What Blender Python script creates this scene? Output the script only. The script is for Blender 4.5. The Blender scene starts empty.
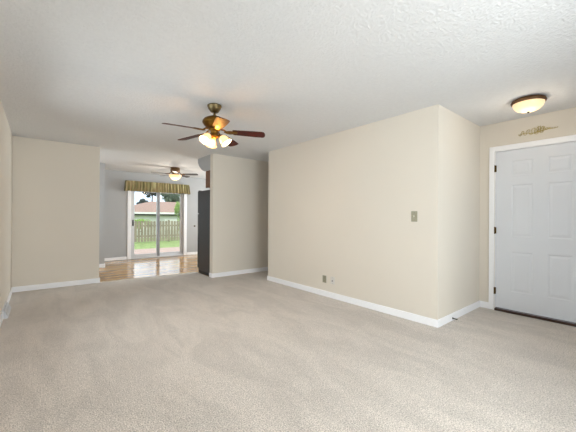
import bpy, bmesh, math, random
from math import sin, cos, pi, radians as rad
from mathutils import Vector, Matrix
random.seed(7)
S = bpy.context.scene
COL = S.collection

# ------------------------------------------------------------------ camera, light, exposure
H = 2.44
cam_d = bpy.data.cameras.new('camera'); cam = bpy.data.objects.new('camera', cam_d); COL.objects.link(cam)
cam_d.sensor_width = 36.0; cam_d.lens = 301.82 / 576 * 36.0
cam_d.shift_y = 1.41 / 576
cam_d.clip_start = 0.05; cam_d.clip_end = 300
YAW, PIT, ROLL = 0.6899, 0.0006, 0.0058
cam.matrix_world = (Matrix.Translation((0, 0, 1.1911)) @ Matrix.Rotation(-YAW, 4, 'Z')
                    @ Matrix.Rotation(pi/2 + PIT, 4, 'X') @ Matrix.Rotation(ROLL, 4, 'Z'))
S.camera = cam

S.view_settings.view_transform = 'Standard'
S.view_settings.look = 'None'
S.view_settings.gamma = 1
S.view_settings.use_curve_mapping = False
S.view_settings.exposure = 0.05

W = bpy.data.worlds.new('World'); S.world = W; W.use_nodes = True
wn = W.node_tree; wn.nodes.clear()
wo = wn.nodes.new('ShaderNodeOutputWorld'); wb = wn.nodes.new('ShaderNodeBackground')
wtc = wn.nodes.new('ShaderNodeTexCoord'); wnz = wn.nodes.new('ShaderNodeTexNoise'); wr = wn.nodes.new('ShaderNodeValToRGB')
wnz.inputs['Scale'].default_value = 5; wnz.inputs['Detail'].default_value = 5
wr.color_ramp.elements[0].position = .38; wr.color_ramp.elements[0].color = (.40, .50, .64, 1)
wr.color_ramp.elements[1].position = .56; wr.color_ramp.elements[1].color = (.90, .93, .97, 1)
wn.links.new(wtc.outputs['Generated'], wnz.inputs['Vector']); wn.links.new(wnz.outputs['Fac'], wr.inputs['Fac'])
wn.links.new(wr.outputs['Color'], wb.inputs['Color']); wn.links.new(wb.outputs[0], wo.inputs['Surface'])
wb.inputs['Strength'].default_value = 2.6

def sun(energy, rot, angle, col):
    d = bpy.data.lights.new('sun', 'SUN'); d.energy = energy; d.angle = angle; d.color = col
    o = bpy.data.objects.new('sun', d); COL.objects.link(o); o.rotation_euler = rot; return o
sun(.7, (rad(28), rad(8), 0), rad(3), (1, .97, .92))

def fill_light(loc, rot, sx, sy, energy, col):
    d = bpy.data.lights.new('window_fill', 'AREA'); d.shape = 'RECTANGLE'; d.size = sx; d.size_y = sy
    d.energy = energy; d.color = col
    o = bpy.data.objects.new('window_fill', d); COL.objects.link(o); o.location = loc; o.rotation_euler = rot; return o
SKY = (.94, .972, 1)
fill_light((1.1, -1.22, 1.35), (rad(90), 0, 0), 2.0, 1.6, 138, SKY)         # fill through an added, unseen window behind the camera
fill_light((3.2, -1.22, 1.35), (rad(90), 0, 0), 1.6, 1.6, 2, SKY)          # fill through its right-hand half
fill_light((-.56, 3.3, 1.3), (rad(90), 0, rad(-90)), 2.0, 1.5, 11, SKY)   # fill through an added, unseen window in the left wall
fill_light((6.2, 7.5, 1.55), (rad(90), 0, rad(90)), 1.9, 1.1, 168, SKY)      # fill through an added, hidden kitchen window
fill_light((-.56, 7.3, 1.4), (rad(90), 0, rad(-90)), 1.2, 1.3, 18, SKY)     # fill through an added, hidden dining nook window

# ------------------------------------------------------------------ materials
def lin(c):
    return tuple(((v/255)/12.92 if v/255 <= .04045 else ((v/255+.055)/1.055)**2.4) for v in c) + (1,)
def mat(name, col, rough=.5, metal=0, noise=None, bump=None, emit=None, spec=.5, ior=None, coat=0):
    m = bpy.data.materials.new(name); m.use_nodes = True; nt = m.node_tree; b = nt.nodes['Principled BSDF']
    c = col if len(col) == 4 else lin(col)
    b.inputs['Roughness'].default_value = rough; b.inputs['Metallic'].default_value = metal
    b.inputs['Specular IOR Level'].default_value = spec
    if ior: b.inputs['IOR'].default_value = ior
    b.inputs['Coat Weight'].default_value = coat
    tc = nt.nodes.new('ShaderNodeTexCoord')
    nz = nt.nodes.new('ShaderNodeTexNoise'); sc, amt = noise or (8, .03)
    nz.inputs['Scale'].default_value = sc; nz.inputs['Detail'].default_value = 4
    nt.links.new(tc.outputs['Object'], nz.inputs['Vector'])
    rp = nt.nodes.new('ShaderNodeValToRGB')
    rp.color_ramp.elements[0].position = .3; rp.color_ramp.elements[1].position = .7
    rp.color_ramp.elements[0].color = tuple(max(0, v*(1-amt)) for v in c[:3]) + (1,)
    rp.color_ramp.elements[1].color = tuple(min(1, v*(1+amt)) for v in c[:3]) + (1,)
    nt.links.new(nz.outputs['Fac'], rp.inputs['Fac']); nt.links.new(rp.outputs['Color'], b.inputs['Base Color'])
    if bump:
        n2 = nt.nodes.new('ShaderNodeTexNoise'); n2.inputs['Scale'].default_value = bump[0]; n2.inputs['Detail'].default_value = bump[3] if len(bump) > 3 else 3
        bp = nt.nodes.new('ShaderNodeBump'); bp.inputs['Strength'].default_value = bump[1]; bp.inputs['Distance'].default_value = bump[2]
        nt.links.new(tc.outputs['Object'], n2.inputs['Vector']); nt.links.new(n2.outputs['Fac'], bp.inputs['Height'])
        nt.links.new(bp.outputs['Normal'], b.inputs['Normal'])
    if emit:
        b.inputs['Emission Color'].default_value = emit[0] + (1,) if len(emit[0]) == 3 else emit[0]
        b.inputs['Emission Strength'].default_value = emit[1]
    return m

M = {}
M['beige'] = mat('wall_beige', (222, 214, 202), .62, noise=(1.2, .012), bump=(90, .05, .002))
M['grey'] = mat('wall_grey', (174, 174, 175), .6, noise=(1.2, .012), bump=(90, .05, .002))
M['trim'] = mat('trim_white', (248, 248, 251), .35, noise=(3, .01))
M['door'] = mat('door_white', (224, 227, 233), .4, noise=(3, .01))
M['vinyl'] = mat('vinyl_white', (208, 209, 213), .4, noise=(3, .01))
M['ceil'] = mat('ceiling_texture', (222, 222, 223), .85, noise=(30, .02), bump=(56, .5, .013, 2))
M['brass'] = mat('antique_brass', (124, 90, 38), .32, 1, noise=(20, .15))
M['pewter'] = mat('aged_pewter', (122, 108, 78), .35, 1, noise=(20, .15))
M['bronze'] = mat('bronze_rim', (112, 84, 58), .42, .8, noise=(20, .15))
M['hinge'] = mat('dark_brass', (96, 74, 38), .4, 1, noise=(30, .15))
M['dark'] = mat('dark_metal', (40, 34, 30), .4, .7)
M['blade'] = mat('rosewood', (64, 14, 7), .5, noise=(14, .35), spec=.3)
M['blade2'] = mat('dark_walnut', (52, 44, 40), .4, noise=(14, .3))
M['black'] = mat('fridge_black', (38, 38, 40), .34, noise=(60, .25), bump=(160, .35, .002))
M['blackp'] = mat('black_plastic', (14, 14, 15), .5)
M['oak'] = mat('cabinet_oak', (112, 70, 38), .45, noise=(9, .2))
M['plate'] = mat('plate_taupe', (158, 154, 134), .45, .3, noise=(40, .05))
M['plate2'] = mat('plate_light', (214, 210, 204), .4)
M['toggle'] = mat('toggle_ivory', (205, 202, 186), .4)
M['slot'] = mat('slot_dark', (60, 56, 50), .6)
M['thresh'] = mat('threshold_brown', (58, 34, 22), .5, noise=(20, .2))
M['shadow_grey'] = mat('stile_shadow_grey', (140, 142, 146), .45, .2)  # grey for the shade painted onto the patio door stile
M['gold'] = mat('muted_gold', (184, 166, 104), .55, .1, noise=(30, .15))
M['fence'] = mat('fence_wood', (150, 138, 118), .85, noise=(3, .16))
M['patio'] = mat('patio_concrete', (178, 152, 140), .8, noise=(3, .06))
M['grass'] = mat('grass_green', (140, 158, 96), .9, noise=(5, .25), bump=(60, .5, .03))
M['roof'] = mat('roof_shingle', (158, 130, 116), .9, noise=(6, .08))
M['house'] = mat('house_wall', (206, 208, 196), .8, noise=(2, .04))
M['fascia'] = mat('house_fascia', (232, 232, 222), .6)
M['leaf1'] = mat('leaf_dark', (76, 84, 78), .7, noise=(4, .3))
M['leaf2'] = mat('leaf_mid', (110, 124, 102), .7, noise=(4, .3))
M['leaf3'] = mat('leaf_bright', (150, 178, 96), .7, noise=(4, .25))
M['bark'] = mat('bark', (92, 78, 66), .9)

# shade glass, lit from the bulb within
def shade(name, col, strength):
    m = mat(name, (236, 208, 158), .35, noise=(12, .03), emit=(col, strength)); return m
M['shade'] = shade('lit_shade_glass', (1, .70, .34), .85)
M['bowl'] = shade('lit_alabaster', (1, .78, .50), .62)
M['bowl2'] = shade('lit_amber_bowl', (1, .68, .34), .75)

# window glass: thin pane
def glass():
    m = bpy.data.materials.new('window_glass'); m.use_nodes = True; nt = m.node_tree; nt.nodes.clear()
    o = nt.nodes.new('ShaderNodeOutputMaterial'); mx = nt.nodes.new('ShaderNodeMixShader')
    t = nt.nodes.new('ShaderNodeBsdfTransparent'); g = nt.nodes.new('ShaderNodeBsdfGlossy'); f = nt.nodes.new('ShaderNodeFresnel')
    t.inputs['Color'].default_value = (.96, .98, .97, 1); g.inputs['Roughness'].default_value = .02; f.inputs['IOR'].default_value = 1.25
    nt.links.new(f.outputs[0], mx.inputs['Fac']); nt.links.new(t.outputs[0], mx.inputs[1]); nt.links.new(g.outputs[0], mx.inputs[2])
    nt.links.new(mx.outputs[0], o.inputs['Surface']); return m
M['glass'] = glass()

# carpet: looped pile, vacuum streaks
def carpet():
    m = bpy.data.materials.new('carpet_beige'); m.use_nodes = True; nt = m.node_tree; b = nt.nodes['Principled BSDF']
    L = nt.links.new; N = nt.nodes.new
    b.inputs['Roughness'].default_value = .95; b.inputs['Specular IOR Level'].default_value = .1
    b.inputs['Sheen Weight'].default_value = .25; b.inputs['Sheen Roughness'].default_value = .5
    tc = N('ShaderNodeTexCoord')
    fine = N('ShaderNodeTexNoise'); fine.inputs['Scale'].default_value = 125; fine.inputs['Detail'].default_value = 3
    mid = N('ShaderNodeTexNoise'); mid.inputs['Scale'].default_value = 26; mid.inputs['Detail'].default_value = 2
    mp = N('ShaderNodeMapping'); mp.inputs['Rotation'].default_value = (0, 0, rad(25)); mp.inputs['Scale'].default_value = (1.2, .45, 1)
    st = N('ShaderNodeTexNoise'); st.inputs['Scale'].default_value = 2.4; st.inputs['Detail'].default_value = 2.5; st.inputs['Distortion'].default_value = 1.6
    L(tc.outputs['Object'], fine.inputs['Vector']); L(tc.outputs['Object'], mid.inputs['Vector'])
    L(tc.outputs['Object'], mp.inputs['Vector']); L(mp.outputs[0], st.inputs['Vector'])
    r1 = N('ShaderNodeValToRGB'); e = r1.color_ramp.elements
    e[0].position = .32; e[0].color = lin((162, 151, 141)); e[1].position = .66; e[1].color = lin((236, 226, 216))
    L(fine.outputs['Fac'], r1.inputs['Fac'])
    def scl(src, lo, hi, p0=.35, p1=.65):
        r = N('ShaderNodeMapRange'); r.inputs['From Min'].default_value = p0; r.inputs['From Max'].default_value = p1
        r.inputs['To Min'].default_value = lo; r.inputs['To Max'].default_value = hi; L(src, r.inputs['Value']); return r.outputs[0]
    a = scl(st.outputs['Fac'], .93, 1.055, .38, .60); c = scl(mid.outputs['Fac'], .95, 1.05)
    mu = N('ShaderNodeMath'); mu.operation = 'MULTIPLY'; L(a, mu.inputs[0]); L(c, mu.inputs[1])
    vm = N('ShaderNodeVectorMath'); vm.operation = 'SCALE'; L(r1.outputs['Color'], vm.inputs[0]); L(mu.outputs[0], vm.inputs['Scale'])
    L(vm.outputs[0], b.inputs['Base Color'])
    bp = N('ShaderNodeBump'); bp.inputs['Strength'].default_value = .8; bp.inputs['Distance'].default_value = .012
    L(fine.outputs['Fac'], bp.inputs['Height']); L(bp.outputs['Normal'], b.inputs['Normal'])
    return m
M['carpet'] = carpet()

def woodfloor():
    m = bpy.data.materials.new('kitchen_wood_tile'); m.use_nodes = True; nt = m.node_tree; b = nt.nodes['Principled BSDF']
    L = nt.links.new; N = nt.nodes.new
    tc = N('ShaderNodeTexCoord'); br = N('ShaderNodeTexBrick'); nz = N('ShaderNodeTexNoise')
    br.offset = .4; br.inputs['Scale'].default_value = 1; br.inputs['Brick Width'].default_value = .62; br.inputs['Row Height'].default_value = .13
    br.inputs['Mortar Size'].default_value = .004; br.inputs['Bias'].default_value = 0
    br.inputs['Color1'].default_value = lin((208, 168, 108)); br.inputs['Color2'].default_value = lin((168, 126, 74)); br.inputs['Mortar'].default_value = lin((108, 82, 58))
    mp = N('ShaderNodeMapping'); mp.inputs['Scale'].default_value = (2, 14, 1)
    nz.inputs['Scale'].default_value = 2.2; nz.inputs['Detail'].default_value = 5
    L(tc.outputs['Object'], br.inputs['Vector']); L(tc.outputs['Object'], mp.inputs['Vector']); L(mp.outputs[0], nz.inputs['Vector'])
    mx = N('ShaderNodeMix'); mx.data_type = 'RGBA'; mx.blend_type = 'MULTIPLY'; mx.inputs['Factor'].default_value = .6
    rp = N('ShaderNodeValToRGB'); rp.color_ramp.elements[0].color = (.6, .5, .4, 1); rp.color_ramp.elements[0].position = .3; rp.color_ramp.elements[1].position = .65; rp.color_ramp.elements[1].color = (1, 1, 1, 1)
    L(nz.outputs['Fac'], rp.inputs['Fac']); L(br.outputs['Color'], mx.inputs['A']); L(rp.outputs['Color'], mx.inputs['B'])
    L(mx.outputs['Result'], b.inputs['Base Color'])
    b.inputs['Roughness'].default_value = .14; b.inputs['IOR'].default_value = 1.58
    bp = N('ShaderNodeBump'); bp.inputs['Strength'].default_value = .12; bp.inputs['Distance'].default_value = .002
    L(nz.outputs['Fac'], bp.inputs['Height']); L(bp.outputs['Normal'], b.inputs['Normal'])
    return m
M['kfloor'] = woodfloor()

def valance_mat():
    m = bpy.data.materials.new('valance_stripe'); m.use_nodes = True; nt = m.node_tree; b = nt.nodes['Principled BSDF']
    L = nt.links.new; N = nt.nodes.new
    tc = N('ShaderNodeTexCoord'); mp = N('ShaderNodeMapping'); mp.inputs['Scale'].default_value = (1, 1, .05)
    nz = N('ShaderNodeTexNoise'); nz.inputs['Scale'].default_value = 22; nz.inputs['Detail'].default_value = 2
    rp = N('ShaderNodeValToRGB'); els = rp.color_ramp.elements
    els[0].position = .30; els[0].color = lin((92, 88, 56)); els[1].position = .70; els[1].color = lin((184, 178, 134))
    k = els.new(.45); k.color = lin((134, 128, 86)); k = els.new(.56); k.color = lin((146, 126, 90))
    L(tc.outputs['Object'], mp.inputs['Vector']); L(mp.outputs[0], nz.inputs['Vector']); L(nz.outputs['Fac'], rp.inputs['Fac']); L(rp.outputs['Color'], b.inputs['Base Color'])
    b.inputs['Roughness'].default_value = .85
    return m
M['valance'] = valance_mat()

# ------------------------------------------------------------------ mesh helpers
def obj(name, bm, m, parent=None, loc=None, smooth=False, bevel=0):
    me = bpy.data.meshes.new(name)
    bmesh.ops.recalc_face_normals(bm, faces=bm.faces)
    if smooth:
        for f in bm.faces: f.smooth = True
    bm.to_mesh(me); bm.free()
    me.materials.append(M[m] if isinstance(m, str) else m)
    o = bpy.data.objects.new(name, me); COL.objects.link(o)
    if parent: o.parent = parent
    if loc: o.location = loc
    if bevel:
        b = o.modifiers.new('bevel', 'BEVEL'); b.width = bevel; b.segments = 2; b.limit_method = 'ANGLE'
    return o
def empty(name, loc, rz=0):
    o = bpy.data.objects.new(name, None); COL.objects.link(o); o.location = loc; o.rotation_euler.z = rz
    o.empty_display_size = .1; return o
def tag(o, label=None, cat=None, group=None, kind=None):
    if label: o['label'] = label
    if cat: o['category'] = cat
    if group: o['group'] = group
    if kind: o['kind'] = kind
    return o
def bx(bm, x0, x1, y0, y1, z0, z1, mt=None):
    vs = [bm.verts.new((x, y, z)) for x in (x0, x1) for y in (y0, y1) for z in (z0, z1)]
    if mt is not None:
        for v in vs: v.co = mt @ v.co
    for a in ((0, 1, 3, 2), (4, 6, 7, 5), (0, 4, 5, 1), (2, 3, 7, 6), (0, 2, 6, 4), (1, 5, 7, 3)):
        bm.faces.new([vs[i] for i in a])
def box(*a): bm = bmesh.new(); bx(bm, *a); return bm
def prism(bm, pts, axis, a, b):
    """polygon pts (u,v) extruded along axis from a to b; X:(y,z) Y:(x,z) Z:(x,y)"""
    def P(u, v, w): return {'X': (w, u, v), 'Y': (u, w, v), 'Z': (u, v, w)}[axis]
    A = [bm.verts.new(P(u, v, a)) for u, v in pts]; B = [bm.verts.new(P(u, v, b)) for u, v in pts]
    n = len(pts)
    for i in range(n): bm.faces.new((A[i], A[(i+1) % n], B[(i+1) % n], B[i]))
    bm.faces.new(A); bm.faces.new(B[::-1])
def lathe(bm, prof, n=32, mt=None):
    """prof: (r,z) list, closed at ends where r=0"""
    rings = []
    for r, z in prof:
        if r < 1e-6: rings.append([bm.verts.new((0, 0, z))])
        else: rings.append([bm.verts.new((r*cos(2*pi*i/n), r*sin(2*pi*i/n), z)) for i in range(n)])
    if mt is not None:
        for R in rings:
            for v in R: v.co = mt @ v.co
    for A, B in zip(rings, rings[1:]):
        for i in range(n):
            j = (i+1) % n
            if len(A) == 1 and len(B) == 1: continue
            if len(A) == 1: bm.faces.new((A[0], B[i], B[j]))
            elif len(B) == 1: bm.faces.new((A[i], A[j], B[0]))
            else: bm.faces.new((A[i], A[j], B[j], B[i]))
def tube(bm, pts, r, n=8):
    pts = [Vector(p) for p in pts]; rings = []
    rr = r if isinstance(r, (list, tuple)) else [r]*len(pts)
    for k, p in enumerate(pts):
        d = (pts[min(k+1, len(pts)-1)] - pts[max(k-1, 0)]).normalized()
        up = Vector((0, 0, 1)) if abs(d.z) < .9 else Vector((1, 0, 0))
        a = d.cross(up).normalized(); b = d.cross(a)
        rings.append([bm.verts.new(p + (a*cos(2*pi*i/n) + b*sin(2*pi*i/n))*rr[k]) for i in range(n)])
    for A, B in zip(rings, rings[1:]):
        for i in range(n): bm.faces.new((A[i], A[(i+1) % n], B[(i+1) % n], B[i]))
    bm.faces.new(rings[0][::-1]); bm.faces.new(rings[-1])
def struct(name, bm, m, parent=None, bevel=0):
    o = obj(name, bm, m, parent, bevel=bevel)
    if not parent: o['kind'] = 'structure'
    return o

# ------------------------------------------------------------------ room plan (metres, camera at 0,0)
XR, YS, XD, YH, XL, YB, XB, YF, XF = 3.3616, 1.5014, 4.6043, 4.6634, -.3245, 6.3503, .8399, 5.5129, 2.6302
XE, YK, YN, XN, YR = 6.0, 9.30, 8.18, 1.187, -1.0
T = .12

# floors
bm = bmesh.new()
prism(bm, [(XL-T, YR-T), (XE+T, YR-T), (XE+T, YF+.06), (XF, YF+.06), (XF, 6.30), (XB, 6.37), (XB, YB+T), (XL-T, YB+T)], 'Z', -.1, 0)
struct('floor', bm, 'carpet')
bm = bmesh.new()
prism(bm, [(XF, YF+.06), (XE+T, YF+.06), (XE+T, YK+T), (XL-T, YK+T), (XL-T, YB+T), (XB, YB+T), (XB, 6.37), (XF, 6.30)], 'Z', -.1, -.004)
struct('floor.001', bm, 'kfloor')
bm = bmesh.new(); bx(bm, XL-T, XE+T, YR-T, YK+T, H, H+.12)
struct('ceiling', bm, 'ceil')

# walls with openings: list of boxes per wall
def wall(name, boxes, m='beige'):
    bm = bmesh.new()
    for b in boxes: bx(bm, *b)
    return struct(name, bm, m)
# left wall with an opening for the added window beside the camera
wall('wall_left', [(XL-T, XL, YR-T, 2.25, 0, H), (XL-T, XL, 4.35, YB+T, 0, H), (XL-T, XL, 2.25, 4.35, 0, .5), (XL-T, XL, 2.25, 4.35, 2.08, H)])
wall('wall_dining_left', [(XL-T, XL, YB+T, 6.7, 0, H), (XL-T, XL, 7.9, YN+T, 0, H), (XL-T, XL, 6.7, 7.9, 0, .75), (XL-T, XL, 6.7, 7.9, 2.05, H)], 'grey')
wall('wall_rear', [(XL, .5, YR-T, YR, 0, H), (3.7, XD+T, YR-T, YR, 0, H), (.5, 3.7, YR-T, YR, 0, .5), (.5, 3.7, YR-T, YR, 2.1, H)])
DY0, DY1, DZ = .397, 1.325, 2.07
wall('wall_entry', [(XD, XD+T, YR, DY0, 0, H), (XD, XD+T, DY1, YS, 0, H), (XD, XD+T, DY0, DY1, DZ, H)])
wall('wall_right', [(XR, XD+T, YS, YH, 0, H)])
wall('wall_hall_right', [(XD+T, XE, YH-T, YH, 0, H)])
wall('wall_hall_end', [(XE, XE+T, YH-T, YF+T, 0, H)])
wall('wall_middle', [(XF, XE, YF, YF+T, 0, H)])
wall('wall_back', [(XL, XB, YB, YB+T, 0, H)])
wall('wall_nook', [(XL, XN, YN, YN+T, 0, H), (XN-T, XN, YN+T, YK, 0, H)], 'grey')
SX0, SX1, SZ = 1.96, 3.50, 2.03
wall('wall_kitchen_far', [(XN-T, SX0, YK, YK+T, 0, H), (SX1, XE, YK, YK+T, 0, H), (SX0, SX1, YK, YK+T, SZ, H)], 'grey')
wall('wall_kitchen_right', [(XE, XE+T, YF+T, 6.5, 0, H), (XE, XE+T, 8.5, YK+T, 0, H), (XE, XE+T, 6.5, 8.5, 0, 1.0), (XE, XE+T, 6.5, 8.5, 2.1, H)], 'grey')
# soffit above the refrigerator cabinets, with its slanted lower corner
bm = bmesh.new()
prism(bm, [(YF+T, H), (6.24, H), (6.24, 2.36), (6.17, 2.27), (6.04, 2.18), (5.90, 2.135), (YF+T, 2.135)], 'X', XF, XE)
struct('wall_soffit', bm, 'grey')

# baseboards
BB, BH = .013, .085
def bbd(name, x0, x1, y0, y1, m='trim'):
    bm = bmesh.new(); bx(bm, x0, x1, y0, y1, 0, BH)
    o = struct(name, bm, m, bevel=.004); return o
bbd('baseboard_right', XR-BB, XR, YS-BB, YH+BB)
bbd('baseboard_stub', XR, XD, YS-BB, YS)
bbd('baseboard_entry', XD-BB, XD, 1.388, YS-BB)
bbd('baseboard_entry.001', XD-BB, XD, YR, .335)
bbd('baseboard_left', XL, XL+BB, YR, 4.775)
bbd('baseboard_left.001', XL, XL+BB, 5.27, YB-BB)
bbd('baseboard_back', XL, XB+BB, YB-BB, YB)
bbd('baseboard_back.001', XB, XB+BB, YB, YB+T)
bbd('baseboard_middle', XF-BB, XE, YF-BB, YF)
bbd('baseboard_middle.001', XF-BB, XF, YF, YF+T)
bbd('baseboard_hall', XR, XE, YH, YH+BB)
bbd('baseboard_nook', XL, XN+BB, YN-BB, YN)
bbd('baseboard_nook.001', XN, XN+BB, YN, YK)
bbd('baseboard_kitchen', XN+BB, 1.885, YK-BB, YK)
bbd('baseboard_kitchen.001', 3.575, XE, YK-BB, YK)
bbd('baseboard_rear', XL+BB, XD-BB, YR, YR+BB)
# carpet edge strip
bm = bmesh.new(); prism(bm, [(XB+BB, 6.362), (XF-BB, 6.288), (XF-BB, 6.312), (XB+BB, 6.386)], 'Z', -.004, .006)
struct('trim_1', bm, mat('edge_strip', (214, 200, 180), .5))

# ------------------------------------------------------------------ unseen windows, added to let the fill light in
def window_x(name, x, y0, y1, z0, z1, depth):
    r = empty(name, (x, (y0+y1)/2, z0)); r['kind'] = 'structure'
    bm = bmesh.new(); yc = (y1-y0)/2; w = .05
    bx(bm, 0, depth, -yc, -yc+w, 0, z1-z0); bx(bm, 0, depth, yc-w, yc, 0, z1-z0)
    bx(bm, 0, depth, -yc+w, yc-w, 0, w); bx(bm, 0, depth, -yc+w, yc-w, z1-z0-w, z1-z0)
    bx(bm, .02, depth-.02, -.02, .02, w, z1-z0-w)
    obj('window_frame', bm, 'vinyl', r)
    obj('glass_pane', box(depth/2-.003, depth/2+.003, -yc+w, yc-w, w, z1-z0-w), 'glass', r)
    return r
window_x('added_window_1', XL-.10, 2.25, 4.35, .5, 2.08, .07)
window_x('added_window_2', XE+.03, 6.5, 8.5, 1.0, 2.1, .07)
window_x('added_window_4', XL-.10, 6.7, 7.9, .75, 2.05, .07)
r = window_x('added_window_3', 0, .5, 3.7, .5, 2.1, .07); r.location = (2.1, YR-.10, .5); r.rotation_euler.z = rad(90)

# ------------------------------------------------------------------ front door
d = empty('door_1', (XD, .861, 0)); d['kind'] = 'structure'
def wy(y): return y-.861
bm = bmesh.new()
for z0, z1, y0, y1 in ((0, 2.132, 1.3285, 1.388), (0, 2.132, .334, .3935)):
    bx(bm, -.016, 0, wy(y0), wy(y1), z0, z1)
bx(bm, -.016, 0, wy(.3935), wy(1.3285), 2.066, 2.132)
obj('door_casing', bm, 'trim', d, bevel=.004)
bm = bmesh.new()   # jamb
bx(bm, 0, T, wy(1.319), wy(1.325), 0, 2.062); bx(bm, 0, T, wy(.397), wy(.403), 0, 2.062); bx(bm, 0, T, wy(.397), wy(1.325), 2.062, DZ)
obj('door_jamb', bm, 'trim', d)
# six-panel slab
def slab():
    bm = bmesh.new()
    ys = [.406, .575, .79, .93, 1.145, 1.316]; zs = [.042, .27, .775, .965, 1.62, 1.735, 1.925, 2.058]
    X = .006
    vc = {}
    def V(x, y, z):
        k = (round(x, 4), round(y, 4), round(z, 4))
        if k not in vc: vc[k] = bm.verts.new((x, wy(y), z))
        return vc[k]
    def quad(x, a, b, c, d_): bm.faces.new((V(x, a, c), V(x, b, c), V(x, b, d_), V(x, a, d_)))
    for i in range(5):
        for j in range(7):
            a, b, c, e = ys[i], ys[i+1], zs[j], zs[j+1]
            if i in (1, 3) and j in (1, 3, 5):
                rings = [(0, 0), (.010, .005), (.018, .005), (.042, .001)]
                for (o0, x0), (o1, x1) in zip(rings, rings[1:]):
                    P = lambda o, x: [V(X+x, a+o, c+o), V(X+x, b-o, c+o), V(X+x, b-o, e-o), V(X+x, a+o, e-o)]
                    A, B = P(o0, x0), P(o1, x1)
                    for k in range(4): bm.faces.new((A[k], A[(k+1) % 4], B[(k+1) % 4], B[k]))
                o, x = rings[-1]; quad(X+x, a+o, b-o, c+o, e-o)
            else: quad(X, a, b, c, e)
    # back and edges
    e0, e1, z0, z1 = ys[0], ys[-1], zs[0], zs[-1]; XB_ = .05
    quad(XB_, e0, e1, z0, z1)
    for j in range(7):
        for y in (e0, e1):
            a, b = V(X, y, zs[j]), V(X, y, zs[j+1])
            p, q = V(XB_, y, zs[j]), V(XB_, y, zs[j+1]); bm.faces.new((a, b, q, p))
    for i in range(5):
        for z in (z0, z1):
            a, b = V(X, ys[i], z), V(X, ys[i+1], z)
            p, q = V(XB_, ys[i], z), V(XB_, ys[i+1], z); bm.faces.new((a, b, q, p))
    return bm
obj('door_slab', slab(), 'door', d)
for z in (1.845, 1.04, .255):
    bm = bmesh.new(); tube(bm, [(-.010, wy(1.3235), z-.045), (-.010, wy(1.3235), z+.045)], .0075, 12)
    bx(bm, -.004, .004, wy(1.308), wy(1.322), z-.042, z+.042)
    obj('hinge', bm, 'hinge', d)
bm = bmesh.new(); bx(bm, -.02, T, wy(.404), wy(1.3185), 0, .03)
obj('threshold', bm, 'thresh', d)
bm = bmesh.new()
lathe(bm, [(0, 0), (.03, 0), (.03, .006), (.012, .01), (.012, .035), (.026, .045), (.028, .06), (.018, .072), (0, .075)], 20,
      Matrix.Translation((.006, wy(.47), .95)) @ Matrix.Rotation(-pi/2, 4, 'Y'))
obj('door_knob', bm, 'hinge', d, smooth=True)

# ------------------------------------------------------------------ sliding patio door
s = empty('door_2', (2.73, YK, 0)); s['kind'] = 'structure'
def wx(x): return x-2.73
bm = bmesh.new()
bx(bm, wx(1.895), wx(1.985), -.018, 0, 0, 2.11); bx(bm, wx(3.475), wx(3.565), -.018, 0, 0, 2.11); bx(bm, wx(1.985), wx(3.475), -.018, 0, 2.02, 2.11)
obj('door_casing', bm, 'trim', s, bevel=.004)
bm = bmesh.new()
bx(bm, wx(1.962), wx(2.0), .0, .11, 0, 2.028); bx(bm, wx(3.46), wx(3.498), .0, .11, 0, 2.028)
bx(bm, wx(2.0), wx(3.46), 0, .11, 1.985, 2.028); bx(bm, wx(2.0), wx(3.46), 0, .11, 0, .035)
obj('door_frame', bm, 'vinyl', s)
def panel(x0, x1, y0, nm):
    bm = bmesh.new(); st = .075; y1 = y0+.035
    bx(bm, wx(x0), wx(x0)+st, y0, y1, .036, 1.984); bx(bm, wx(x1)-st, wx(x1), y0, y1, .036, 1.984)
    bx(bm, wx(x0)+st, wx(x1)-st, y0, y1, .036, .125); bx(bm, wx(x0)+st, wx(x1)-st, y0, y1, 1.90, 1.984)
    o = obj(nm, bm, 'vinyl', s, bevel=.003)
    obj('glass_pane', box(wx(x0)+st, wx(x1)-st, y0+.014, y0+.020, .125, 1.90), 'glass', o)
    return o
sl = panel(2.002, 2.765, .015, 'sliding_panel')
panel(2.685, 3.458, .058, 'fixed_panel')
obj('stile_shadow', box(wx(2.692), wx(2.762), .009, .015, .036, 1.984), 'shadow_grey', sl)  # grey strip laid over the stile to stand in for its backlit shade
bm = bmesh.new(); x = wx(2.04)
bx(bm, x-.014, x+.014, .003, .015, .93, 1.10)
tube(bm, [(x, .012, .95), (x, -.03, .965), (x, -.04, 1.0), (x, -.04, 1.03), (x, -.03, 1.065), (x, .012, 1.08)], .009)
obj('handle', bm, 'slot', sl)

# valance
bm = bmesh.new()
v0, v1 = 1.835, 3.585
path = []
n = 260
for i in range(n+1):
    t = i/n; x = v0+(v1-v0)*t
    path.append((x, 9.165+.010*sin(x*78+1.3*sin(x*9))+.004*sin(x*201), 1))
left = [(v0+.004*sin(k*2.2), 9.165+(YK-9.165)*k/12, 0) for k in range(12, 0, -1)]
right = [(v1+.004*sin(k*2.2), 9.165+(YK-9.165)*k/12, 0) for k in range(1, 13)]
path = left + path + right
rows = [(2.185, .15, 0), (2.17, .4, 0), (2.155, .2, 0), (2.135, .8, .006), (2.02, 1, .014), (1.905, 1.35, .026), (1.900, 1.35, .026)]
grid = []
for z, amp, out in rows:
    R = []
    for k, (x, y, _) in enumerate(path):
        cx = (x-2.71)*(1+out*1.2)+2.71
        yy = y-out if _ else y
        if _: yy = 9.165-out+(y-9.165)*amp
        dz = .004*sin(x*40) if z < 1.92 else 0
        R.append(bm.verts.new((cx, min(yy, YK-.001), z+dz)))
    grid.append(R)
for A, B in zip(grid, grid[1:]):
    for k in range(len(A)-1): bm.faces.new((A[k], A[k+1], B[k+1], B[k]))
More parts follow.
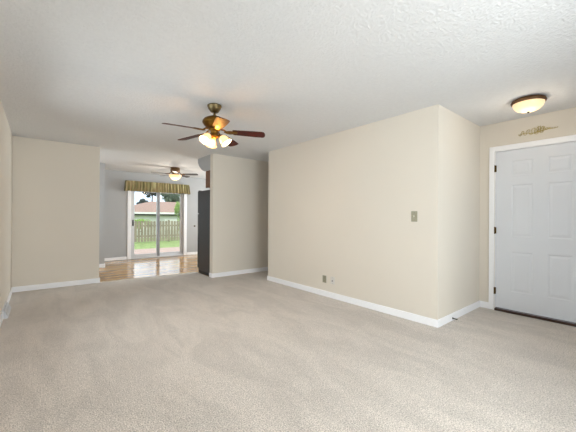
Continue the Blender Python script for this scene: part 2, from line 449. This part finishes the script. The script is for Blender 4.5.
va = empty('valance', (2.71, YK-.07, 1.9))
def rebase(o, par):
    o.parent = par; o.location = -Vector(par.location); return o
vf = obj('valance_fabric', bm, 'valance', smooth=True)
sm = vf.modifiers.new('solid', 'SOLIDIFY'); sm.thickness = .003
rebase(vf, va)
rebase(obj('mounting_board', box(v0+.01, v1-.01, 9.185, YK, 2.165, 2.18), 'vinyl'), va)
tag(va, 'gathered olive and tan striped fabric valance above the sliding glass door', 'valance')

# small brass fitting of unknown use on the grey wall
bm = bmesh.new()
lathe(bm, [(0, 0), (.022, 0), (.022, .006), (.010, .010), (.009, .03), (.018, .036), (.018, .05), (0, .055)], 20,
      Matrix.Rotation(pi/2, 4, 'X'))
o = obj('wall_fitting', bm, 'hinge', smooth=True, loc=(3.815, YK, .905))
tag(o, 'small round brass fitting on the grey kitchen wall between patio door and refrigerator', 'fitting')

# ------------------------------------------------------------------ refrigerator
fr = empty('refrigerator', (3.02, 5.98, 0))
def rb(*a): bm = bmesh.new(); bx(bm, *a); return bm
rebase(obj('cabinet_body', rb(2.648, 3.40, 5.665, 6.215, .06, 1.745), 'black', bevel=.006), fr)
rebase(obj('freezer_door', rb(2.648, 3.40, 6.222, 6.29, 1.27, 1.745), 'black', bevel=.012), fr)
rebase(obj('refrigerator_door', rb(2.648, 3.40, 6.222, 6.29, .10, 1.26), 'black', bevel=.012), fr)
rebase(obj('kick_grille', rb(2.66, 3.39, 5.70, 6.24, 0, .06), 'blackp'), fr)
for z0, z1 in ((1.33, 1.6), (.75, 1.2)):
    bm = bmesh.new(); tube(bm, [(3.34, 6.29, z0), (3.34, 6.335, z0+.02), (3.34, 6.335, z1-.02), (3.34, 6.29, z1)], .012)
    rebase(obj('door_handle', bm, 'blackp', smooth=True), fr)
for yy in (5.69, 6.25):
    rebase(obj('hinge_cover', rb(2.66, 2.72, yy-.02, yy+.03, 1.745, 1.765), 'blackp', bevel=.004), fr) if yy > 6 else None
tag(fr, 'tall black textured refrigerator standing behind the end of the beige wall', 'refrigerator')
# cabinet above
cb = empty('wall_cabinet', (3.02, 5.72, 1.79))
rebase(obj('cabinet_box', rb(2.640, 3.40, YF+T+.001, 5.86, 1.79, 2.134), 'oak', bevel=.002), cb)
for a, b in ((2.645, 3.017), (3.023, 3.395)):
    dr = rebase(obj('cabinet_door', rb(a, b, 5.861, 5.88, 1.795, 2.128), 'oak', bevel=.004), cb)
    bm = bmesh.new(); lathe(bm, [(0, 0), (.006, 0), (.006, .012), (.014, .018), (0, .024)], 14, Matrix.Translation((b-.03 if a < 3 else a+.03, 5.88, 1.84)) @ Matrix.Rotation(-pi/2, 4, 'X'))
    k = obj('knob', bm, 'hinge', dr)
tag(cb, 'brown oak wall cabinet tucked under the soffit above the black refrigerator', 'cabinet')

# ------------------------------------------------------------------ big ceiling fan
FX, FY = 1.5046, 3.1226
fan = empty('ceiling_fan', (FX, FY, H))
bm = bmesh.new(); lathe(bm, [(0, 0), (.066, 0), (.078, -.006), (.079, -.018), (.070, -.026), (.068, -.044), (.060, -.052), (.048, -.072), (.034, -.084), (0, -.084)], 32)
obj('canopy', bm, 'pewter', fan, smooth=True)
bm = bmesh.new(); lathe(bm, [(0, -.075), (.012, -.075), (.012, -.135), (0, -.135)], 16)
obj('downrod', bm, 'pewter', fan, smooth=True)
bm = bmesh.new(); lathe(bm, [(0, -.118), (.030, -.120), (.040, -.130), (.085, -.142), (.115, -.160), (.130, -.182), (.131, -.200), (.124, -.212), (.118, -.216), (.112, -.232), (.090, -.250), (.070, -.262), (0, -.266)], 40)
obj('motor_housing', bm, 'brass', fan, smooth=True)
bm = bmesh.new(); lathe(bm, [(0, -.262), (.060, -.262), (.066, -.270), (.066, -.282), (.045, -.290), (.040, -.330), (.050, -.338), (.050, -.352), (.030, -.372), (.010, -.382), (0, -.384)], 32)
obj('switch_housing', bm, 'brass', fan, smooth=True)

def blade_bm(r0, r1, w0, w1, pitch, droop, z, th=.006):
    bm = bmesh.new(); n = 14; top = []; bot = []
    out = []
    for i in range(n+1):
        t = i/n; out.append((r0+(r1-.03-r0)*t, w0+(w1-w0)*min(1, t*1.4)))
    outline = [(x, -w/2) for x, w in out]
    for k in range(1, 8):
        a = -pi/2+pi*k/8; outline.append((r1-.03+.03*cos(a), w1/2*sin(a)/1.0))
    outline += [(x, w/2) for x, w in reversed(out)]
    R = Matrix.Rotation(pitch, 4, 'X')
    def P(x, y, dz):
        v = R @ Vector((0, y, dz)); return (x, v.y, z+v.z-droop*(x-r0))
    A = [bm.verts.new(P(x, y, th/2)) for x, y in outline]; B = [bm.verts.new(P(x, y, -th/2)) for x, y in outline]
    m_ = len(A)
    for i in range(m_): bm.faces.new((A[i], B[i], B[(i+1) % m_], A[(i+1) % m_]))
    bm.faces.new(A); bm.faces.new(B[::-1]); return bm
def iron_bm(z0, z1, r0, r1, pitch):
    bm = bmesh.new()
    pts = [(r0, 0, z0), (r0+.03, 0, z0-.004), (r0+.06, 0, z1), (r1, 0, z1)]
    tube(bm, pts, [.010, .009, .009, .007])
    R = Matrix.Translation((0, 0, z1)) @ Matrix.Rotation(pitch, 4, 'X')
    for sy in (-1, 1):
        pts = [R @ Vector((r0+.035, 0, 0)), R @ Vector((r0+.06, sy*.022, -.004)), R @ Vector((r0+.09, sy*.03, -.005)), R @ Vector((r1+.012, sy*.020, -.005))]
        tube(bm, pts, .006)
    bx(bm, r0+.07, r1+.02, -.022, .022, -.009, -.004, R)
    return bm
TH0 = -3.75000926+pi
for k in range(5):
    a = TH0+k*2*pi/5
    b = obj('blade', blade_bm(.205, .565, .105, .128, rad(-12), .05, -.300), 'blade', fan, smooth=False)
    b.rotation_euler.z = a
    i_ = obj('blade_iron', iron_bm(-.272, -.298, .075, .235, rad(-12)), 'brass', b)
# light kit: three tulip shades
for k, ang in enumerate((118, 238, 358)):
    a = rad(ang)-YAW
    dr = Vector((cos(a), sin(a), 0))
    arm = bmesh.new(); p0 = Vector((0, 0, -.345)) + dr*.035
    tube(arm, [p0, p0+dr*.025+Vector((0, 0, .012)), p0+dr*.045+Vector((0, 0, .002))], .009)
    ar = obj('lamp_arm', arm, 'brass', fan, smooth=True)
    tilt = rad(38)
    base = p0 + dr*.040 + Vector((0, 0, .004))
    axis = dr*sin(tilt) + Vector((0, 0, -cos(tilt)))
    mt = Matrix.Translation(base) @ axis.to_track_quat('Z', 'Y').to_matrix().to_4x4()
    bm = bmesh.new(); lathe(bm, [(0, -.006), (.020, -.004), (.024, .012), (.022, .022), (0, .022)], 20, mt)
    obj('socket_cup', bm, 'brass', ar, smooth=True)
    bm = bmesh.new()
    prof = [(.024, .010), (.036, .022), (.047, .044), (.052, .064), (.055, .082), (.062, .098), (.066, .106),
            (.063, .106), (.058, .096), (.051, .082), (.048, .064), (.043, .044), (.032, .024), (.021, .013)]
    lathe(bm, prof + [prof[0]], 28, mt)
    obj('lamp_shade', bm, 'shade', ar, smooth=True)
    L = bpy.data.lights.new('bulb_or_fill', 'POINT'); L.energy = 8; L.color = (1, .89, .74); L.shadow_soft_size = .02
    lo = bpy.data.objects.new('bulb_or_fill', L); COL.objects.link(lo); lo.parent = fan; lo.location = base + axis*.085
L = bpy.data.lights.new('bulb_or_fill', 'POINT'); L.energy = 4; L.color = (1, .46, .10); L.shadow_soft_size = .02  # extra orange light below the hub, added to tint the blades; no bulb here
lo = bpy.data.objects.new('bulb_or_fill', L); COL.objects.link(lo); lo.parent = fan; lo.location = (0, 0, -.415)
# pull chain
bm = bmesh.new(); tube(bm, [(.02, .0, -.375), (.021, 0, -.44)], .0018, 6); lathe(bm, [(0, -.452), (.005, -.449), (.005, -.443), (0, -.44)], 10, Matrix.Translation((.021, 0, 0)))
obj('pull_chain', bm, 'brass', fan)
tag(fan, 'brass ceiling fan with five rosewood blades and three lit glass shades in the living room', 'ceiling fan')

# ------------------------------------------------------------------ kitchen fan
KX, KY = 2.665, 7.74
kf = empty('ceiling_fan', (KX, KY, H))
bm = bmesh.new(); lathe(bm, [(0, 0), (.115, 0), (.118, -.010), (.100, -.020), (.112, -.030), (.118, -.075), (.110, -.110), (.080, -.130), (0, -.135)], 36)
obj('motor_housing', bm, 'bronze', kf, smooth=True)
bm = bmesh.new(); lathe(bm, [(0, -.130), (.060, -.130), (.062, -.160), (.09, -.172), (.09, -.184), (0, -.186)], 32)
obj('switch_housing', bm, 'brass', kf, smooth=True)
bm = bmesh.new(); lathe(bm, [(.150, -.186), (.152, -.196), (.140, -.225), (.115, -.262), (.080, -.290), (.040, -.305), (0, -.308)], 36)
lathe(bm, [(0, -.184), (.150, -.186)], 36)
obj('glass_bowl', bm, 'bowl2', kf, smooth=True)
bm = bmesh.new(); lathe(bm, [(0, -.306), (.010, -.308), (.012, -.316), (.006, -.326), (0, -.33)], 14); obj('finial', bm, 'brass', kf, smooth=True)
L = bpy.data.lights.new('bulb_or_fill', 'POINT'); L.energy = 14; L.color = (1, .90, .76); L.shadow_soft_size = .12
lo = bpy.data.objects.new('bulb_or_fill', L); COL.objects.link(lo); lo.parent = kf; lo.location = (0, 0, -.42)
for k in range(5):
    a = rad(-38)+k*2*pi/5
    b = obj('blade', blade_bm(.21, .575, .10, .125, rad(-11), .0, -.165), 'blade2', kf); b.rotation_euler.z = a
    obj('blade_iron', iron_bm(-.128, -.163, .09, .235, rad(-11)), 'bronze', b)
tag(kf, 'dark-bladed ceiling fan with an amber glass bowl, in the kitchen near the patio door', 'ceiling fan')

# ------------------------------------------------------------------ entry light
el = empty('ceiling_light', (3.925, .835, H))
bm = bmesh.new(); lathe(bm, [(0, 0), (.120, 0), (.142, -.012), (.150, -.030), (.147, -.042), (.136, -.048), (.130, -.040), (0, -.040)], 40)
obj('metal_rim', bm, 'bronze', el, smooth=True)
bm = bmesh.new(); lathe(bm, [(.134, -.042), (.133, -.056), (.122, -.084), (.100, -.108), (.068, -.124), (.030, -.132), (0, -.133)], 40)
obj('glass_bowl', bm, 'bowl', el, smooth=True)
bm = bmesh.new(); lathe(bm, [(0, -.130), (.010, -.131), (.013, -.137), (.008, -.144), (0, -.148)], 16)
obj('finial', bm, 'dark', el, smooth=True)
L = bpy.data.lights.new('bulb_or_fill', 'POINT'); L.energy = 3; L.color = (1, .86, .68); L.shadow_soft_size = .12
lo = bpy.data.objects.new('bulb_or_fill', L); COL.objects.link(lo); lo.parent = el; lo.location = (0, 0, -.22)
tag(el, 'flush ceiling light with bronze rim and lit alabaster bowl by the front door', 'ceiling light')

# ------------------------------------------------------------------ gold scroll ornament over the door
bm = bmesh.new()
def G(u, v, w=0): return (-.006-w, -u*1.03, v*1.35)     # u to the right in view
c_y = .885
pts = [(-.185, -.012), (-.12, .0), (-.05, -.014), (.02, -.006), (.09, .004), (.15, .0), (.175, .004)]
tube(bm, [G(u, v) for u, v in pts], [.002, .004, .005, .005, .004, .003, .002], 6)
def curl(u, v, r, a0, turns, sgn=1, r_=.0035):
    P = []
    for k in range(15):
        t = k/14; rr = r*(1-.75*t); a = a0+sgn*turns*2*pi*t
        P.append(G(u+rr*cos(a), v+rr*sin(a)))
    tube(bm, P, [r_*(1-.5*k/14) for k in range(15)], 6)
for u, v, r, a0, s_ in ((-.165, -.006, .016, 3, 1), (-.14, .008, .015, 3.6, -1), (-.115, -.006, .018, 3, 1), (-.085, .010, .020, 3.4, -1), (-.06, -.010, .018, 2.8, 1),
                        (-.035, .014, .024, 3.8, -1), (-.01, -.010, .020, 3, 1), (.012, .020, .026, 4.2, -1), (.035, -.004, .020, 2.4, 1), (.05, .018, .020, 3.5, -1), (.08, .010, .015, 3, 1), (.105, .004, .010, 3, -1)):
    curl(u, v, r, a0, .95, s_)
for u in (-.03, 0, .02, .045):
    tube(bm, [G(u, -.02), G(u+.004, .02), G(u+.001, .048 if abs(u) < .03 else .034)], [.003, .0045, .001], 6)
for u in (.125, .15, .172):
    lathe(bm, [(0, -.005), (.006, 0), (0, .005)], 10, Matrix.Translation(G(u, .006)))
o = obj('wall_ornament', bm, 'gold', loc=(XD-.0015, c_y, 2.245))
tag(o, 'slender gold scrollwork ornament on the beige wall above the white front door', 'wall ornament')

# ------------------------------------------------------------------ switch and outlets on the long wall
def plate(name, y, z, w, h, m, lab, cat, kind):
    r = empty(name, (XR, y, z))
    obj('cover_plate', box(-.006, 0, -w/2, w/2, -h/2, h/2), m, r, bevel=.002)
    if kind == 'switch':
        obj('rocker_surround', box(-.0075, -.006, -w*.22, w*.22, -h*.30, h*.30), m, r)
        bm = bmesh.new(); bx(bm, -.018, -.007, -.005, .005, -.004, .014, Matrix.Rotation(rad(-15), 4, 'Y')); obj('toggle', bm, 'toggle', r)
        for zz in (-.042, .042): bm = bmesh.new(); lathe(bm, [(0, 0), (.003, 0), (.003, .0015), (0, .002)], 10, Matrix.Translation((-.006, 0, zz)) @ Matrix.Rotation(-pi/2, 4, 'Y')); obj('screw', bm, 'slot', r)
    elif kind == 'outlet':
        for zz in (-.021, .021):
            bm = bmesh.new(); lathe(bm, [(0, 0), (.016, 0), (.016, .0015), (0, .0015)], 20, Matrix.Translation((-.006, 0, zz)) @ Matrix.Rotation(-pi/2, 4, 'Y'))
            f = obj('socket', bm, m, r)
            for yy in (-.006, .006): obj('slot', box(-.0082, -.0075, yy-.001, yy+.001, zz-.004, zz+.004), 'slot', f)
        bm = bmesh.new(); lathe(bm, [(0, 0), (.003, 0), (.003, .0015), (0, .002)], 10, Matrix.Translation((-.006, 0, 0)) @ Matrix.Rotation(-pi/2, 4, 'Y')); obj('screw', bm, 'slot', r)
    else:
        bm = bmesh.new(); lathe(bm, [(0, 0), (.009, 0), (.009, .004), (.005, .004), (.005, .012), (0, .012)], 16, Matrix.Translation((-.006, 0, -.006)) @ Matrix.Rotation(-pi/2, 4, 'Y'))
        obj('jack', bm, 'slot', r)
        for zz in (-.042, .042): bm = bmesh.new(); lathe(bm, [(0, 0), (.003, 0), (.003, .0015), (0, .002)], 10, Matrix.Translation((-.006, 0, zz)) @ Matrix.Rotation(-pi/2, 4, 'Y')); obj('screw', bm, 'slot', r)
    tag(r, lab, cat)
plate('light_switch', 1.768, 1.213, .072, .122, 'plate', 'taupe light switch plate at chest height on the long beige wall', 'light switch', 'switch')
plate('wall_outlet', 3.19, .259, .074, .108, 'plate', 'taupe power outlet low on the long beige wall, left of the pale jack plate', 'outlet', 'outlet')
plate('cable_jack', 3.025, .263, .080, .112, 'plate2', 'pale jack plate with a dark centre low on the wall, right of the taupe outlet', 'jack plate', 'jack')

# ------------------------------------------------------------------ door stop
bm = bmesh.new(); tube(bm, [(0, 0, 0), (0, -.004, 0)], .011, 14)
n = 90; P = [(.0058*cos(k*.9), -.004-.058*k/n, .0058*sin(k*.9)) for k in range(n+1)]
tube(bm, P, .0016, 5); tube(bm, [(0, -.003, 0), (0, -.06, 0)], .0045, 8)
st = obj('door_stop', bm, 'dark', loc=(3.722, YS-BB, .030))
bm = bmesh.new(); tube(bm, [(0, -.058, 0), (0, -.074, 0)], .008, 12); obj('rubber_tip', bm, 'plate2', st)
tag(st, 'small dark spring door stop on the white baseboard beside the wall corner', 'door stop')

# ------------------------------------------------------------------ baseboard register
rg = empty('floor_register', (XL, 5.02, 0))
y0, y1 = -.24, .24
bm = bmesh.new(); prof = [(0, 0), (.052, 0), (.056, .012), (.012, .100), (0, .105)]
prism(bm, [(x, z) for x, z in prof], 'Y', y0, y1)
obj('register_body', bm, 'vinyl', rg)
d0 = Vector((.056, 0, .012)); d1 = Vector((.012, 0, .100)); dv = (d1-d0); nrm = Vector((dv.z, 0, -dv.x)).normalized()
def face_strip(bm, ya, yb, s0, s1, h0, h1):
    lo_ = [bm.verts.new(d0+dv*s_+Vector((0, y_, 0))+nrm*h0) for s_, y_ in ((s0, ya), (s0, yb), (s1, yb), (s1, ya))]
    hi_ = [bm.verts.new(d0+dv*s_+Vector((0, y_, 0))+nrm*h1) for s_, y_ in ((s0, ya), (s0, yb), (s1, yb), (s1, ya))]
    bm.faces.new(lo_); bm.faces.new(hi_)
    for i in range(4): bm.faces.new((lo_[i], lo_[(i+1) % 4], hi_[(i+1) % 4], hi_[i]))
bm = bmesh.new(); face_strip(bm, y0+.012, y1-.012, .05, .92, .0002, .001); obj('slot_backing', bm, 'slot', rg)
bm = bmesh.new()
for k in range(20): face_strip(bm, y0+.014+k*.0232, y0+.029+k*.0232, .06, .46, .001, .004)
for k in range(20): face_strip(bm, y0+.014+k*.0232, y0+.029+k*.0232, .51, .91, .001, .004)
obj('louver_face', bm, 'vinyl', rg)
tag(rg, 'white metal baseboard register with grey louvres at the foot of the left wall', 'register')

# ------------------------------------------------------------------ outside
bm = bmesh.new()
prism(bm, [(YK+T, -.3), (YK+T, -.5), (60, -1.3), (60, -1.0), (20.5, -.9), (19.6, -.32), (15.0, -.3)], 'X', -12, 30)
o = struct('lawn', bm, 'grass'); o['kind'] = 'structure'
bm = bmesh.new(); bx(bm, 0, 9, YK+T, 14.9, -.3, -.285)
struct('patio', bm, 'patio')

fe = empty('wood_fence', (5.2, 18.85, -.3))
bm = bmesh.new(); k = 0; x = -6.0
while x < 16:
    top = .95+random.uniform(-.012, .012); w = .135
    y = 18.85+random.uniform(-.004, .004)
    prism(bm, [(x, -.26), (x+w, -.26), (x+w, top-.03), (x+w-.03, top), (x+.03, top), (x, top-.03)], 'Y', y-.009, y+.009)
    x += w+.035
rebase(obj('picket_boards', bm, 'fence'), fe)
for z in (.02, .62):
    rebase(obj('rail', rb(-6, 16, 18.865, 18.905, z, z+.09), 'fence'), fe)
for k in range(10):
    rebase(obj('fence_post', rb(-6+2.42*k, -5.91+2.42*k, 18.905, 18.995, -.3, 1.0), 'fence'), fe)
tag(fe, 'weathered grey-brown picket fence across the back yard behind the patio', 'fence')

# neighbouring house beyond the fence
ho = empty('house', (9, 33, -1))
hx0, hx1, hy0, hy1 = 5.0, 17.5, 30.4, 38
rebase(obj('house_wall', rb(hx0+.4, hx1-.4, hy0+.4, hy1-.4, -1.05, 1.50), 'house'), ho)
bm = bmesh.new(); ez, rz = 1.62, 2.66; ov = .0
ym = (hy0+hy1)/2
c = [(hx0, hy0, ez), (hx1, hy0, ez), (hx1, hy1, ez), (hx0, hy1, ez), (9.15, ym, 2.83), (13.6, ym, 2.86)]
v = [bm.verts.new(p) for p in c]
for f in ((0, 1, 5, 4), (1, 2, 5), (2, 3, 4, 5), (3, 0, 4), (3, 2, 1, 0)): bm.faces.new([v[i] for i in f])
rebase(obj('roof', bm, 'roof'), ho)
rebase(obj('fascia', rb(hx0, hx1, hy0-.03, hy0, ez-.17, ez+.01), 'fascia'), ho)
rebase(obj('eave_shadow', rb(hx0, hx1, hy0+.0, hy0+.4, ez-.30, ez-.17), 'dark'), ho)  # dark box standing in for the shade line under the eave
for a in (6.8, 9.6, 12.4):
    w_ = rebase(obj('house_window', rb(a, a+1.2, hy0+.37, hy0+.4, -.1, 1.0), 'fascia'), ho)
tag(ho, 'low neighbouring house with pinkish brown hip roof seen over the fence', 'house')

def tree(name, x, y, z0, ztop, rx, zc, rz, m, n, leaf, lab, cat='tree', seed=1, trunk=.12):
    rnd = random.Random(seed)
    r = empty(name, (x, y, z0))
    bm = bmesh.new()
    clumps = [(rnd.gauss(0, .42), rnd.gauss(0, .42), rnd.gauss(0, .42), rnd.uniform(.25, .5)) for _ in range(13)]
    for i in range(n):
        cx, cy, cz, cr = rnd.choice(clumps)
        d_ = Vector((rnd.gauss(0, 1), rnd.gauss(0, 1), rnd.gauss(0, 1))).normalized()*cr*(rnd.random()**.4)
        p = Vector(((cx+d_.x)*rx, (cy+d_.y)*rx, zc-z0+(cz+d_.z)*rz))
        if p.z < .05: p.z = .05+rnd.random()*.2
        u = Vector((rnd.gauss(0, 1), rnd.gauss(0, 1), rnd.gauss(0, 1))).normalized(); w = u.orthogonal().normalized()
        s1, s2 = leaf*rnd.uniform(.6, 1.2), leaf*rnd.uniform(.35, .6)
        q = [bm.verts.new(p+u*s1), bm.verts.new(p+w*s2), bm.verts.new(p-u*s1), bm.verts.new(p-w*s2)]
        bm.faces.new(q)
    obj('foliage', bm, m, r)
    bm = bmesh.new(); tube(bm, [(0, 0, 0), (.02, 0, (zc-z0)*.5), (0, 0, zc-z0)], [trunk, trunk*.8, trunk*.4])
    for k in range(5):
        a = k*1.3; tube(bm, [(0, 0, (zc-z0)*(.6+.07*k)), (cos(a)*rx*.4, sin(a)*rx*.4, (zc-z0)*(.8+.07*k)+rz*.3)], [trunk*.35, trunk*.1], 6)
    obj('trunk', bm, 'bark', r)
    tag(r, lab, cat)
tree('tree', 10.9, 44, -1, 8, .75, 3.15, .55, 'leaf1', 2600, .13, 'dark tree left of the patio door mullion, rising behind the hip roof', seed=3)
tree('tree', 12.6, 46, -1, 8, 1.0, 4.6, .7, 'leaf1', 1900, .12, 'dark leafy tree top filling the upper middle of the patio door view', seed=5)
tree('tree', 14.5, 44, -1, 8, 1.75, 4.1, 1.2, 'leaf2', 5200, .13, 'broad grey-green tree behind the roof in the right-hand glass panel', seed=8)
tree('tree', 9.2, 25.5, -1, 4, .5, 1.5, 1.2, 'leaf3', 2600, .06, 'bright green slim tree over the fence at the right edge of the glass', seed=9, trunk=.06)
tree('shrub', 5.0, 21.2, -.95, 2, .55, .72, .42, 'leaf3', 2200, .055, 'yellow-green rounded shrub peeking over the fence at the left of the glass', 'shrub', seed=11, trunk=.03)
